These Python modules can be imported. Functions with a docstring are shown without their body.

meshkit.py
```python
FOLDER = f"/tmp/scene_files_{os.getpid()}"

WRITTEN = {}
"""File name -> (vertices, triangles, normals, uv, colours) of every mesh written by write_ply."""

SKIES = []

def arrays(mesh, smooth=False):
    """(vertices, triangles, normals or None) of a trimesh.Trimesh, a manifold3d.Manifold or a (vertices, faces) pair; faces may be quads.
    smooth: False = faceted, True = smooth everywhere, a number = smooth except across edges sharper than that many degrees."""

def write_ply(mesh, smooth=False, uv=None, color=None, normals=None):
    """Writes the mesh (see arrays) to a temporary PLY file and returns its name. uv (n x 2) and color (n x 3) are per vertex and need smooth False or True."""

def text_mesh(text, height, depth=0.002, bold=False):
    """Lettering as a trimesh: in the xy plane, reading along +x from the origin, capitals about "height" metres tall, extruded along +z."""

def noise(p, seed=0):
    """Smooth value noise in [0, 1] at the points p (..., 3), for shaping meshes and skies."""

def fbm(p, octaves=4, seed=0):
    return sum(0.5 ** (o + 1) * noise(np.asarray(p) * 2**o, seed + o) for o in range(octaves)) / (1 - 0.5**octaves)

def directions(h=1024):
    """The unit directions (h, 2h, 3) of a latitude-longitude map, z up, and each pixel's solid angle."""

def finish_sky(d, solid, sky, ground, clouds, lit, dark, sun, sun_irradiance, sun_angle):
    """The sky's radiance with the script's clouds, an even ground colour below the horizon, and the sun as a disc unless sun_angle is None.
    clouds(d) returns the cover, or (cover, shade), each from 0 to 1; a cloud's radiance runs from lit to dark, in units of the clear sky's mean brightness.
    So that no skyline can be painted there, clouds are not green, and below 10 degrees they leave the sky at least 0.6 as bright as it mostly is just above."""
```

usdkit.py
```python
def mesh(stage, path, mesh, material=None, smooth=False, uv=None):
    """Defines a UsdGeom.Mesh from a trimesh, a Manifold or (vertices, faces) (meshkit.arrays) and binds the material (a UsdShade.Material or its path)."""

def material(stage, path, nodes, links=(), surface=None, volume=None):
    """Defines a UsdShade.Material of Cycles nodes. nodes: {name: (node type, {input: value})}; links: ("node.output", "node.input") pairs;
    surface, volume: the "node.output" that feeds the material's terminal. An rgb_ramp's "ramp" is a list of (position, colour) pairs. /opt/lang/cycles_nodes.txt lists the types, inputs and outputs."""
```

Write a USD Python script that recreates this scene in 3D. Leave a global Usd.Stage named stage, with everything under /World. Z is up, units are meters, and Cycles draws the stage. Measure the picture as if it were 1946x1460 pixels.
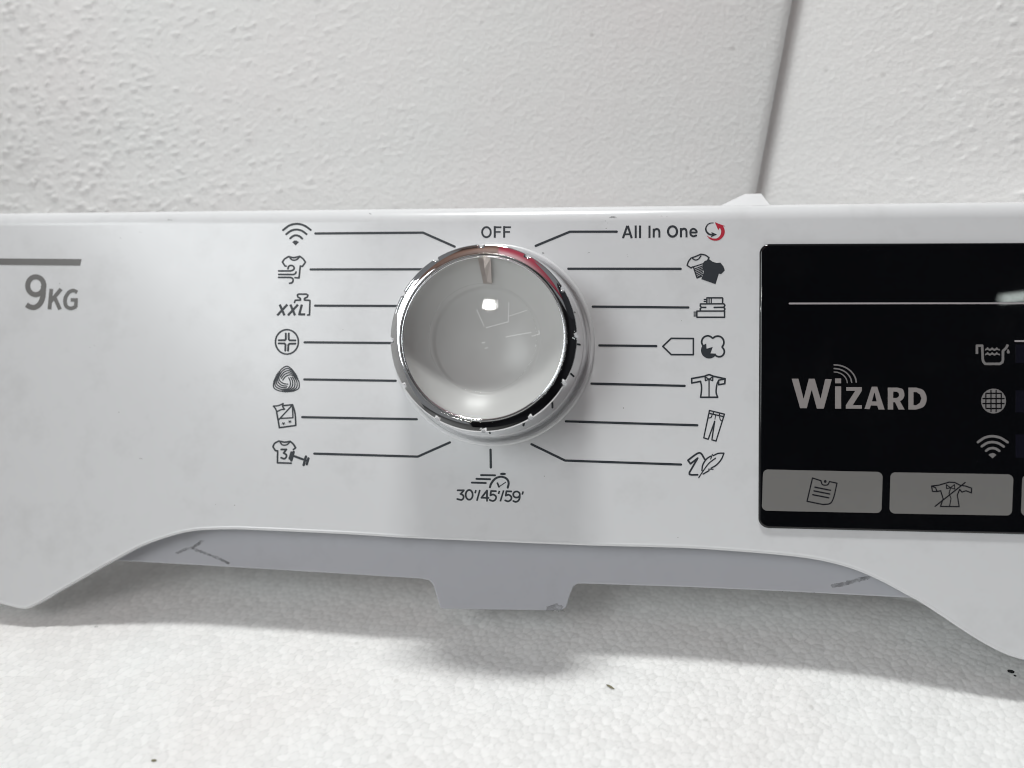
import math
import numpy as np
import trimesh
import usdkit
from scipy.spatial import cKDTree
from shapely.geometry import LineString, Point, Polygon, MultiPolygon, box
from shapely.ops import unary_union
from shapely import affinity
from pxr import Usd, UsdGeom, UsdLux, UsdShade, Gf, Sdf, Vt
from meshkit import noise, fbm

stage = Usd.Stage.CreateInMemory()
UsdGeom.SetStageUpAxis(stage, UsdGeom.Tokens.z)
UsdGeom.SetStageMetersPerUnit(stage, 1.0)
UsdGeom.Xform.Define(stage, '/World')
UsdGeom.Scope.Define(stage, '/World/Looks')
MM = 0.001

# ------------------------------------------------------------------ camera
# All lengths below are millimetres; the origin is the foot of the dial on the panel face.
# Panel frame: u along the panel, v up the panel, n out of its face; the panel leans back by LEAN.
LEAN = math.radians(25)
SL, CL = math.sin(LEAN), math.cos(LEAN)
UW = np.array([1.0, 0, 0]); VW = np.array([0, SL, CL]); NW = np.array([0, -CL, SL])
U_C = np.array([0.99363904, -0.01646441, 0.11140193])      # the same three axes seen in the camera (right, up, back)
V_C = np.array([0.02054483, 0.99915564, -0.03557963])
N_C = np.array([-0.11072207, 0.03764204, 0.99313831])
FPX, CX, CY = 1350.0, 973.0, 730.0
O_C = np.array([(936 - CX) / FPX, -(655 - CY) / FPX, -1]) * 229.0
CAM_AX = [U_C[i] * UW + V_C[i] * VW + N_C[i] * NW for i in range(3)]
CAM = -(O_C[0] * CAM_AX[0] + O_C[1] * CAM_AX[1] + O_C[2] * CAM_AX[2])
cam = UsdGeom.Camera.Define(stage, '/World/camera')
m4 = np.eye(4)
for i in range(3):
    m4[i, :3] = CAM_AX[i]
m4[3, :3] = CAM * MM
cam.AddTransformOp().Set(Gf.Matrix4d(*m4.ravel().tolist()))
cam.CreateHorizontalApertureAttr(9.95)
cam.CreateVerticalApertureAttr(9.95 * 0.75)
cam.CreateFocalLengthAttr(9.95 * FPX / 1946)
cam.CreateFStopAttr(1.5)
cam.CreateFocusDistanceAttr(0.222)
cam.CreateClippingRangeAttr(Gf.Vec2f(0.01, 50))
cam.CreateExposureAttr(0.0)


def ray(px, py):
    d = (px - CX) / FPX * CAM_AX[0] - (py - CY) / FPX * CAM_AX[1] - CAM_AX[2]
    return d / np.linalg.norm(d)


def on_plane(px, py, p0, nrm):
    d = ray(px, py)
    return CAM + d * (((p0 - CAM) @ nrm) / (d @ nrm))


def P(px, py, n=0.0):
    """the point of the panel's plane (height n above its face) measured in the photograph: (u, v)"""
    q = on_plane(px, py, NW * n, NW)
    return np.array([q @ UW, q @ VW])


def W(uvn):
    """panel coordinates to world millimetres"""
    a = np.asarray(uvn, float)
    return a[..., :1] * UW + a[..., 1:2] * VW + a[..., 2:3] * NW


# ------------------------------------------------------------------ materials
def mat(name, nodes, links=(), surface='p.BSDF'):
    return usdkit.material(stage, '/World/Looks/' + name, nodes, links, surface=surface)


def plain(name, col, rough=0.4, metal=0.0, **kw):
    return mat(name, {'p': ('principled_bsdf', dict(base_color=col, roughness=rough, metallic=metal, **kw))})


def dusty(name, col, dust, rough, specks=0.055, scale=130.0, cloud=0.06, bump=0.0, dens=0.45):
    """a plain colour with scattered specks of dirt, faint grime and uneven gloss"""
    n = {'g': ('geometry', {}),
         'vo': ('voronoi_texture', {'scale': scale, 'randomness': 1.0}),
         'sep': ('separate_color', {}),
         'thr': ('math', {'math_type': 'multiply', 'value2': specks}),
         'rnd': ('math', {'math_type': 'subtract', 'value2': 1 - dens, 'use_clamp': True}),
         'dv': ('math', {'math_type': 'subtract'}),
         'sp': ('math', {'math_type': 'multiply', 'value2': 90.0, 'use_clamp': True}),
         'sp2': ('math', {'math_type': 'multiply', 'value2': 0.75}),
         'no': ('noise_texture', {'scale': 55.0, 'detail': 5.0, 'roughness': 0.65}),
         'nr': ('map_range', {'from_min': 0.52, 'from_max': 0.78, 'to_min': 0.0, 'to_max': cloud, 'clamp': True}),
         'mx1': ('mix', {'mix_type': 'mix', 'color1': col, 'color2': dust}),
         'mx2': ('mix', {'mix_type': 'mix', 'color2': dust}),
         'n2': ('noise_texture', {'scale': 140.0, 'detail': 4.0}),
         'rr': ('map_range', {'from_min': 0.3, 'from_max': 0.75, 'to_min': rough * 0.93, 'to_max': rough * 1.12}),
         'p': ('principled_bsdf', {})}
    l = [('g.position', 'vo.vector'), ('g.position', 'no.vector'), ('g.position', 'n2.vector'),
         ('vo.color', 'sep.color'), ('sep.r', 'rnd.value1'), ('rnd.value', 'thr.value1'), ('thr.value', 'dv.value1'), ('vo.distance', 'dv.value2'),
         ('dv.value', 'sp.value1'), ('sp.value', 'sp2.value1'), ('no.fac', 'nr.value'), ('nr.result', 'mx1.fac'), ('mx1.color', 'mx2.color1'), ('sp2.value', 'mx2.fac'),
         ('mx2.color', 'p.base_color'), ('n2.fac', 'rr.value'), ('rr.result', 'p.roughness')]
    if bump:
        n['b'] = ('bump', {'distance': bump, 'strength': 0.5})
        l += [('n2.fac', 'b.height'), ('b.normal', 'p.normal')]
    return mat(name, n, l)


def foam_mat(name, col, tint, fine, tone=False):
    n = {'g': ('geometry', {}),
         'no': ('noise_texture', {'scale': 14.0, 'detail': 3.0}),
         'n2': ('noise_texture', {'scale': 2600.0, 'detail': 2.0}),
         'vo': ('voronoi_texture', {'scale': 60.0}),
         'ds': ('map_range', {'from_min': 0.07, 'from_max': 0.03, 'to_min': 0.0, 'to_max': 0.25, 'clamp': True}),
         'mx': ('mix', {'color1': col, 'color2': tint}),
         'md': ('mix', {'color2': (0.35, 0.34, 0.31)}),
         'nr': ('map_range', {'from_min': 0.4, 'from_max': 0.7, 'to_min': 0.0, 'to_max': 1.0, 'clamp': True}),
         'b': ('bump', {'distance': fine, 'strength': 0.6}),
         'vf': ('voronoi_texture', {'scale': 620.0}), 'b2': ('bump', {'distance': fine * 2.2, 'strength': 0.5}),
         'p': ('principled_bsdf', {'roughness': 0.5, 'specular_ior_level': 0.35, 'subsurface_weight': 0.25, 'subsurface_scale': 0.002, 'subsurface_radius': (1, 1, 1)})}
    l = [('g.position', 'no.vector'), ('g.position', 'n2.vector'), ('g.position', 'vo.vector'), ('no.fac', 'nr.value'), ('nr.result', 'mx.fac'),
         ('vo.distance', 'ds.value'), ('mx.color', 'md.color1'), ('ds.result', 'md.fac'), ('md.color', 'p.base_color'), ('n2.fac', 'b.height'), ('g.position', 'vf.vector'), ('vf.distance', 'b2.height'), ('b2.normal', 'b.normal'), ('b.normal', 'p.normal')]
    if tone:          # each bead has its own whiteness
        n['at'] = ('attribute', {'attribute': 'tone'}); n['mt'] = ('mix', {'mix_type': 'multiply', 'fac': 1.0})
        l = [x for x in l if x[1] != 'p.base_color'] + [('md.color', 'mt.color1'), ('at.color', 'mt.color2'), ('mt.color', 'p.base_color')]
    return mat(name, n, l)


M_PANEL = dusty('white_plastic', (0.765, 0.77, 0.782), (0.16, 0.15, 0.12), 0.24, specks=0.075, scale=165.0, cloud=0.12, bump=0.00002, dens=0.55)
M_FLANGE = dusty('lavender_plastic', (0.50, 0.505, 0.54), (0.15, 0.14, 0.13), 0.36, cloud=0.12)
M_INK = plain('dark_ink', (0.028, 0.034, 0.042), 0.5)
M_GREYINK = plain('grey_ink', (0.15, 0.145, 0.14), 0.4)
M_RED = plain('red_ink', (0.5, 0.02, 0.045), 0.5)
M_CHROME = dusty('chrome', (0.86, 0.86, 0.875), (0.2, 0.2, 0.2), 0.035, specks=0.05, cloud=0.03)
M_CHROME.GetPrim()
UsdShade.Shader.Get(stage, '/World/Looks/chrome/p').CreateInput('metallic', Sdf.ValueTypeNames.Float).Set(1.0)
M_DISPLAY = dusty('black_gloss', (0.0035, 0.0038, 0.0048), (0.22, 0.22, 0.22), 0.02, specks=0.065, scale=190, cloud=0.01, dens=0.45)
M_DISPINK = plain('pale_display_ink', (0.30, 0.275, 0.27), 0.35)
M_DISPINK2 = plain('grey_display_ink', (0.22, 0.21, 0.21), 0.35)
M_LINE = plain('display_line_ink', (0.42, 0.39, 0.40), 0.4)
M_DIGIT = plain('dark_window', (0.008, 0.008, 0.014), 0.08)
M_BUTTON = dusty('grey_touch_key', (0.205, 0.20, 0.193), (0.4, 0.4, 0.4), 0.22, specks=0.03, scale=170, cloud=0.05, dens=0.3)
M_BTNINK = plain('button_ink', (0.008, 0.008, 0.012), 0.4)
M_BOWL = dusty('satin_grey', (0.67, 0.665, 0.66), (0.2, 0.19, 0.18), 0.33, specks=0.05, scale=200, cloud=0.05)
M_POINTER = plain('coppery_chrome', (0.80, 0.72, 0.69), 0.14, 1.0)
M_CLEAR = mat('clear_acrylic', {'t': ('transparent_bsdf', {'color': (0.97, 0.975, 0.97)}), 'g': ('glossy_bsdf', {'color': (1, 1, 1), 'roughness': 0.02}),
                                'f': ('fresnel', {}), 'm': ('mix_closure', {}), 'ge': ('geometry', {}), 'io': ('mix_float', {'a': 1.5, 'b': 0.6667, 'use_clamp': False})},
              [('ge.backfacing', 'io.fac'), ('io.result', 'f.IOR'), ('f.fac', 'm.fac'), ('t.BSDF', 'm.closure1'), ('g.BSDF', 'm.closure2')], surface='m.closure')
M_FOAM = foam_mat('polystyrene', (0.92, 0.92, 0.91), (0.90, 0.875, 0.86), 0.00006, True)
M_FOAMW = foam_mat('polystyrene_wall', (0.88, 0.885, 0.87), (0.89, 0.87, 0.86), 0.00012)
M_SCUFF = mat('scuff', {'t': ('transparent_bsdf', {'color': (1, 1, 1)}), 'd': ('diffuse_bsdf', {'color': (0.17, 0.17, 0.17)}), 'g': ('geometry', {}),
                        'n': ('noise_texture', {'scale': 500.0, 'detail': 5.0, 'roughness': 0.7}), 'r': ('map_range', {'from_min': 0.36, 'from_max': 0.66, 'to_min': 0.02, 'to_max': 0.30, 'clamp': True}), 'm': ('mix_closure', {})},
              [('g.position', 'n.vector'), ('n.fac', 'r.value'), ('r.result', 'm.fac'), ('t.BSDF', 'm.closure1'), ('d.BSDF', 'm.closure2')], surface='m.closure')
M_FOAMR = foam_mat('polystyrene_pale', (0.93, 0.93, 0.915), (0.93, 0.915, 0.90), 0.00012)
M_SCRATCH = mat('scratch', {'t': ('transparent_bsdf', {'color': (1, 1, 1)}), 'd': ('diffuse_bsdf', {'color': (0.9, 0.9, 0.9)}), 'm': ('mix_closure', {'fac': 0.5})}, [('t.BSDF', 'm.closure1'), ('d.BSDF', 'm.closure2')], surface='m.closure')
M_DIRT = plain('dirt', (0.20, 0.185, 0.12), 0.9)
M_DARK = plain('dark_specks', (0.02, 0.02, 0.02), 0.9)
M_GROUND = plain('dark_ground', (0.05, 0.048, 0.045), 0.6)
M_BROWN = plain('brown_board', (0.16, 0.085, 0.06), 0.7)
M_CARTON = plain('red_board', (0.27, 0.004, 0.028), 0.5)
M_CLOTH = plain('black_cloth', (0.012, 0.012, 0.016), 0.9)

# ------------------------------------------------------------------ light
SIDE = (0.605, -0.596, 0.4305)
dome = UsdLux.DomeLight.Define(stage, '/World/sky')
dm = mat('room_air', {'b': ('background_shader', {'color': (0.97, 1.0, 1.03), 'strength': 0.17})}, surface='b.background')
UsdShade.MaterialBindingAPI.Apply(dome.GetPrim()).Bind(dm)
dome.GetPrim().SetCustomDataByKey('kind', 'structure')


def rect(name, pos, target, w, h, power, col=(1, 1, 1), roll=0):
    l = UsdLux.RectLight.Define(stage, '/World/' + name)
    pos, target = np.array(pos, float), np.array(target, float)
    zz = pos - target; zz /= np.linalg.norm(zz)
    xx = np.cross([0, 0, 1.0], zz)
    xx = np.array([1.0, 0, 0]) if np.linalg.norm(xx) < 1e-6 else xx / np.linalg.norm(xx)
    if xx[0] < 0: xx = -xx
    yy = np.cross(zz, xx)
    c, s_ = math.cos(math.radians(roll)), math.sin(math.radians(roll))
    xx, yy = c * xx + s_ * yy, c * yy - s_ * xx
    mm = np.eye(4); mm[0, :3], mm[1, :3], mm[2, :3], mm[3, :3] = xx, yy, zz, pos
    l.AddTransformOp().Set(Gf.Matrix4d(*mm.ravel().tolist()))
    l.CreateWidthAttr(w); l.CreateHeightAttr(h); l.CreateIntensityAttr(power); l.CreateColorAttr(Gf.Vec3f(*col))
    return l


KD = np.array([-0.045, math.sin(math.radians(10.5)), math.cos(math.radians(10.5))])
rect('tube_lamp', KD * 1.5, (0, 0, 0), 0.36, 0.10, 144.0, (0.985, 1.0, 0.985))
rect('ceiling_lamp', (-0.95, -1.05, 0.92), (0, 0, 0), 0.85, 0.75, 7.6, (0.955, 1.0, 1.01))
rect('led_lamp', (-0.094, -0.58, 0.415), (0, 0, 0), 0.019, 0.012, 95.0, (1.0, 1.0, 0.97))
rect('side_tube_lamp', SIDE, (0, 0, 0), 0.12, 0.005, 22.0, (0.90, 1.0, 0.96), -15)


# ------------------------------------------------------------------ helpers
COUNT = {}


def path_for(name, parent):
    base = (parent or '/World') + '/' + name
    k = COUNT.get(base, 0); COUNT[base] = k + 1
    return base if k == 0 else f'{base}_{k:03d}'


def tag(prim, label=None, cat=None, group=None, kind=None):
    for k, t in (('label', label), ('category', cat), ('group', group), ('kind', kind)):
        if t: prim.SetCustomDataByKey(k, t)
    return prim


def part(name, vf, material, parent=None, smooth=False, label=None):
    """vf: (vertices in world mm, faces)"""
    pth = path_for(name, parent)
    v, f = vf
    usdkit.mesh(stage, pth, (np.asarray(v) * MM, np.asarray(f)), material, smooth=smooth)
    pr = stage.GetPrimAtPath(pth)
    if label: tag(pr, label)
    return pth


def thing(name, label, cat, group=None):
    pth = path_for(name, None)
    UsdGeom.Xform.Define(stage, pth)
    tag(stage.GetPrimAtPath(pth), label, cat, group)
    return pth


def grid_faces(nr, nc, close_c=False):
    r, c = np.meshgrid(np.arange(nr - 1), np.arange(nc if close_c else nc - 1), indexing='ij')
    r, c = r.ravel(), c.ravel(); c2 = (c + 1) % nc
    a, b, d, e = r * nc + c, r * nc + c2, (r + 1) * nc + c2, (r + 1) * nc + c
    return np.vstack([np.stack([a, b, d], 1), np.stack([a, d, e], 1)])


def outward(v, f):
    m = trimesh.Trimesh(v, f, process=False)
    return (v, f[:, ::-1]) if m.volume < 0 else (v, f)


def polys(g):
    if g.is_empty: return []
    return [q for q in getattr(g, 'geoms', [g]) if isinstance(q, Polygon) and q.area > 1e-3]


def sheet(shape, n0, n1, plane=None):
    """a flat printed or applied piece: outline in picture pixels laid on the panel between heights n0 and n1"""
    vs, fs, k = [], [], 0
    for g in polys(shape.simplify(0.12)):
        m = trimesh.creation.extrude_polygon(g, 1.0, engine='earcut')
        p = np.array(m.vertices)
        uv = np.array([P(a, b, n0) for a, b in p[:, :2]])
        q = W(np.column_stack([uv, np.where(p[:, 2] > 0.5, n1, n0)]))
        vs.append(q); fs.append(np.array(m.faces)[:, ::-1] + k); k += len(q)
    return np.vstack(vs), np.vstack(fs)


# stroke drawing in picture pixels ---------------------------------------------------
class Z:
    """pixel space of a detail whose corner is (x0, y0), s units to the pixel"""
    def __init__(self, x0, y0, s): self.x0, self.y0, self.s, self.g = x0, y0, s, []
    def t(self, pts): return [(self.x0 + a / self.s, self.y0 + b / self.s) for a, b in pts]
    def line(self, w, *pts, cap=1):
        self.g.append(LineString(self.t(pts)).buffer(w / self.s / 2, cap_style=cap, join_style=1)); return self
    def lines(self, w, *segs, cap=1):
        for s in segs: self.line(w, *s, cap=cap)
        return self
    def curve(self, w, *pts, cap=1, closed=False): return self.line(w, *spline(pts, closed), cap=cap)
    def fill(self, *pts, smooth=False):
        self.g.append(Polygon(self.t(spline(pts, True) if smooth else pts)).buffer(0)); return self
    def ell(self, w, cx, cy, rx, ry, a0=0, a1=360):
        t = np.radians(np.linspace(a0, a1, 60))
        return self.line(w, *[(cx + rx * math.cos(x), cy + ry * math.sin(x)) for x in t])
    def disc(self, cx, cy, rx, ry): return self.fill(*[(cx + rx * math.cos(x), cy + ry * math.sin(x)) for x in np.linspace(0, 2 * math.pi, 40)[:-1]])
    def cut(self, other): self.g = [unary_union(self.g).difference(unary_union(other.g))]; return self
    def shape(self): return unary_union(self.g)


def spline(pts, closed=False, k=8):
    p = [np.array(q, float) for q in pts]
    if len(p) < 3: return [tuple(q) for q in p]
    ext = [p[-1]] + p + [p[0], p[1]] if closed else [2 * p[0] - p[1]] + p + [2 * p[-1] - p[-2]]
    out = []
    for i in range(1, len(ext) - 2):
        a, b, c, d = ext[i - 1:i + 3]
        for t in np.arange(k) / k:
            out.append(tuple(0.5 * (2 * b + (c - a) * t + (2 * a - 5 * b + 4 * c - d) * t * t + (3 * b - a - 3 * c + d) * t ** 3)))
    if not closed: out.append(tuple(p[-1]))
    return out


# ------------------------------------------------------------------ the setting: foam sheets
FLOOR_Z, TILT = -93.0, 0.017          # the floor sheet drops slightly to the right
FN = np.array([TILT, 0, 1.0]) / math.hypot(TILT, 1)
FX = np.cross([0, 1.0, 0], FN)
FO = np.array([0, 0, FLOOR_Z])
ex, ey, ez = np.eye(3)
WALL_Y = 62.0


def bead_height(a, b, pitch, seed, dome, crack, tiltamp, cw=0.34):
    """relief of moulded bead foam at the points (a, b) of a sheet, in mm"""
    rng = np.random.default_rng(seed)
    x0, x1, y0, y1 = a.min() - 8, a.max() + 8, b.min() - 8, b.max() + 8
    gx, gy = np.meshgrid(np.arange(x0, x1, pitch), np.arange(y0, y1, pitch * 0.9), indexing='ij')
    gx = gx + (np.arange(gx.shape[1]) % 2)[None, :] * pitch / 2
    pts = np.column_stack([gx.ravel(), gy.ravel()]) + rng.uniform(-0.34, 0.34, (gx.size, 2)) * pitch
    keep = rng.random(len(pts)) > 0.06
    pts = pts[keep]
    tree = cKDTree(pts)
    q = np.column_stack([a.ravel(), b.ravel()])
    wob = np.column_stack([noise(np.column_stack([q / 1.3, q[:, :1] * 0]), seed), noise(np.column_stack([q / 1.3, q[:, :1] * 0 + 7]), seed + 1)]) - 0.5
    d, i = tree.query(q + wob * 0.5, k=2)
    off = rng.normal(0, 1, len(pts)); tx = rng.normal(0, 1, (len(pts), 2))
    rel = q - pts[i[:, 0]]
    h = dome * (1 - np.minimum(d[:, 0] / (0.62 * pitch), 1.2) ** 2) - crack * np.exp(-((d[:, 1] - d[:, 0]) / cw) ** 2)
    h += tiltamp * (0.5 * off[i[:, 0]] + 0.22 * (rel * tx[i[:, 0]]).sum(1))
    h += 0.5 * (fbm(np.column_stack([q / 22.0, q[:, :1] * 0]), 3, seed + 3) - 0.5)
    tone = 0.955 + 0.045 * rng.uniform(-1, 1, len(pts))[i[:, 0]] - 0.10 * np.exp(-((d[:, 1] - d[:, 0]) / 0.22) ** 2)
    return h.reshape(a.shape), tone


def ledge_height(a, b, pitch, seed, depth):
    """cut foam with scattered shallow scales whose upper lips catch the light, in mm"""
    rng = np.random.default_rng(seed)
    gx, gy = np.meshgrid(np.arange(a.min() - 8, a.max() + 8, pitch), np.arange(b.min() - 8, b.max() + 8, pitch), indexing='ij')
    pts = np.column_stack([gx.ravel(), gy.ravel()]) + rng.uniform(-0.5, 0.5, (gx.size, 2)) * pitch
    n = len(pts)
    amp = np.clip(rng.normal(0.25, 0.5, n), 0, 1.4); rx = pitch * rng.uniform(0.25, 0.6, n); rl = pitch * rng.uniform(0.5, 1.0, n)
    q = np.column_stack([a.ravel(), b.ravel()])
    wob = np.column_stack([noise(np.column_stack([q / 1.2, q[:, :1] * 0]), seed), noise(np.column_stack([q / 1.2, q[:, :1] * 0 + 7]), seed + 1)]) - 0.5
    d, i = cKDTree(pts).query(q, k=5)
    rel = (q + wob * 1.2)[:, None, :] - pts[i]
    dz = rel[..., 1] + 0.25 * (rel[..., 0] / rx[i]) ** 2
    saw = np.where(dz < 0, np.clip(1 + dz / rl[i], 0, 1), np.clip(1 - dz / 0.75, 0, 1))
    saw = saw * saw * (3 - 2 * saw)
    h = depth * (amp[i] * np.exp(-(rel[..., 0] / rx[i]) ** 2) * saw).max(1)
    h += depth * 0.35 * (fbm(np.column_stack([q / 3.5, q[:, :1] * 0]), 3, seed + 5) - 0.5) + 0.5 * (fbm(np.column_stack([q / 25.0, q[:, :1] * 0]), 2, seed + 3) - 0.5)
    return h.reshape(a.shape)


def axis(fine0, fine1, step, lo, hi, coarse):
    return np.concatenate([np.arange(lo, fine0 - 1e-6, coarse), np.arange(fine0, fine1, step), np.arange(fine1, hi + 1e-6, coarse)])


def slab(A, B, H, origin, ea, eb, en, thick):
    """closed slab: relief H over the grid (A, B), spanned by ea, eb and facing en"""
    top = origin + A[..., None] * ea + B[..., None] * eb + H[..., None] * en
    nr, nc = A.shape
    f = grid_faces(nr, nc)
    v = top.reshape(-1, 3)
    rim = np.concatenate([np.arange(nc), np.arange(1, nr) * nc + nc - 1, (nr - 1) * nc + np.arange(nc - 2, -1, -1), np.arange(nr - 2, 0, -1) * nc])
    back = v[rim] - (((v[rim] - origin) @ en) + thick)[:, None] * en
    k, n = len(v), len(rim)
    i = np.arange(n); j = (i + 1) % n
    side = np.vstack([np.stack([rim[i], k + i, k + j], 1), np.stack([rim[i], k + j, rim[j]], 1)])
    centre = back.mean(0)
    v = np.vstack([v, back, centre[None]])
    cap = np.stack([k + j, k + i, np.full(n, k + n)], 1)
    # grid faces run a then b; make their normal agree with en
    t = np.cross(v[f[0, 1]] - v[f[0, 0]], v[f[0, 2]] - v[f[0, 0]]) @ en
    if t < 0: f, side, cap = f[:, ::-1], side, cap
    else: side, cap = side[:, ::-1], cap[:, ::-1]
    vv, ff = v, np.vstack([f, side, cap])
    return outward(vv, ff)


A, B = np.meshgrid(axis(-200, 205, 0.42, -420, 420, 30), axis(-130, 16, 0.42, -330, 56, 8), indexing='ij')
H, TONE = bead_height(A, B, 2.55, 11, 0.15, 0.09, 0.05, 0.26)
# a torn patch and a shallow crack near the front left, as in the photograph
tp = on_plane(290, 1425, FO, FN)
rr = np.hypot(A - tp[0], (B - tp[1]) * 1.3)
H = H + np.where(rr < 9, 0.9 * np.exp(-(rr / 5.0) ** 2) * (fbm(np.stack([A / 2.2, B / 2.2, A * 0], -1), 3, 5) * 2 - 0.55), 0)
H = np.minimum(H, 1.2) - 0.35
# the sheet is pressed flat where the panel rests on it
floor_p = slab(A, B, H, FO, FX, ey, FN, 32.0)
tag(stage.GetPrimAtPath(part('foam_sheet', floor_p, M_FOAM, smooth=True)), 'white bead foam sheet lying flat under the panel, brightly lit along its front', 'foam sheet', 'white foam sheets')
fm = UsdGeom.Mesh.Get(stage, '/World/foam_sheet')
tn = np.ones(len(fm.GetPointsAttr().Get()), np.float32); tn[:len(TONE)] = TONE
UsdGeom.PrimvarsAPI(fm).CreatePrimvar('tone', Sdf.ValueTypeNames.Color3fArray, 'vertex').Set(Vt.Vec3fArray.FromNumpy(np.repeat(tn[:, None], 3, 1)))

# seam between the two standing sheets, measured in the photograph
WN = np.array([0, -1, 0.36]) / math.hypot(1, 0.36)
WO = np.array([0, WALL_Y - 2 - 0.36 * 30, 0])
s0 = on_plane(1507, 0, WO, WN); s1 = on_plane(1441, 350, WO, WN)
def seam_x(z): return s1[0] + (s0[0] - s1[0]) * (z - s1[2]) / (s0[2] - s1[2])
zb, zt = FLOOR_Z - 8.0, 136.0
A, B = np.meshgrid(np.linspace(0, 1, 620), np.arange(zb, zt, 0.5), indexing='ij')
XL = -300 + (seam_x(B) + 300) * A
relief = 0.16 + 0.95 * np.clip((20 - XL) / 200, 0, 1) ** 1.6
H = ledge_height(XL, B * 1.25, 3.2, 23, 0.55) * relief
edge = np.clip(1 - (seam_x(B) - XL) / 4.0, 0, 1)
H = H * (1 - edge) - 1.3 * edge ** 2
top = np.stack([XL, WALL_Y - 2 + 0.36 * (B - 30) - H, B], -1)
def wall_slab(top, thick):
    nr, nc = top.shape[:2]
    A0 = top.reshape(-1, 3)
    f = grid_faces(nr, nc)
    rim = np.concatenate([np.arange(nc), np.arange(1, nr) * nc + nc - 1, (nr - 1) * nc + np.arange(nc - 2, -1, -1), np.arange(nr - 2, 0, -1) * nc])
    back = A0[rim].copy(); back[:, 1] = back[:, 1].max() + thick
    k, n = len(A0), len(rim); i = np.arange(n); j = (i + 1) % n
    side = np.vstack([np.stack([rim[i], k + j, k + i], 1), np.stack([rim[i], rim[j], k + j], 1)])[:, ::-1]
    v = np.vstack([A0, back, back.mean(0)[None]])
    cap = np.stack([k + i, k + j, np.full(n, k + n)], 1)[:, ::-1]
    return outward(v, np.vstack([f, side, cap]))
tag(stage.GetPrimAtPath(part('foam_sheet', wall_slab(top, 26), M_FOAMW, smooth=40)), 'wide rough white foam sheet standing behind the left and middle of the panel', 'foam sheet', 'white foam sheets')

A, B = np.meshgrid(np.linspace(0, 1, 280), np.arange(zb, zt, 0.55), indexing='ij')
XR = seam_x(B) - 8.0 + A * 125
relief = 0.18 + 0.85 * np.clip((A - 0.25) * 1.6, 0, 1)
H = ledge_height(XR, B * 1.1, 3.2, 41, 0.5) * relief
yr = WALL_Y + 5.0 + 0.36 * (B - 30) - 0.26 * (XR - seam_x(B)) - H
top = np.stack([XR, yr, B], -1)
tag(stage.GetPrimAtPath(part('foam_sheet', wall_slab(top, 22), M_FOAMR, smooth=40)), 'smoother paler foam sheet standing behind the display, right of the seam', 'foam sheet', 'white foam sheets')

part('ground', (trimesh.creation.box((6000, 6000, 20)).apply_translation((0, 0, FLOOR_Z - 46.0 - 10)).vertices, trimesh.creation.box((6000, 6000, 20)).faces), M_GROUND)
tag(stage.GetPrimAtPath('/World/ground'), kind='structure')

# ------------------------------------------------------------------ control panel
panel = thing('control_panel', 'white washing machine control panel with chrome dial and black display leaning on foam', 'control panel')

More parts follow.
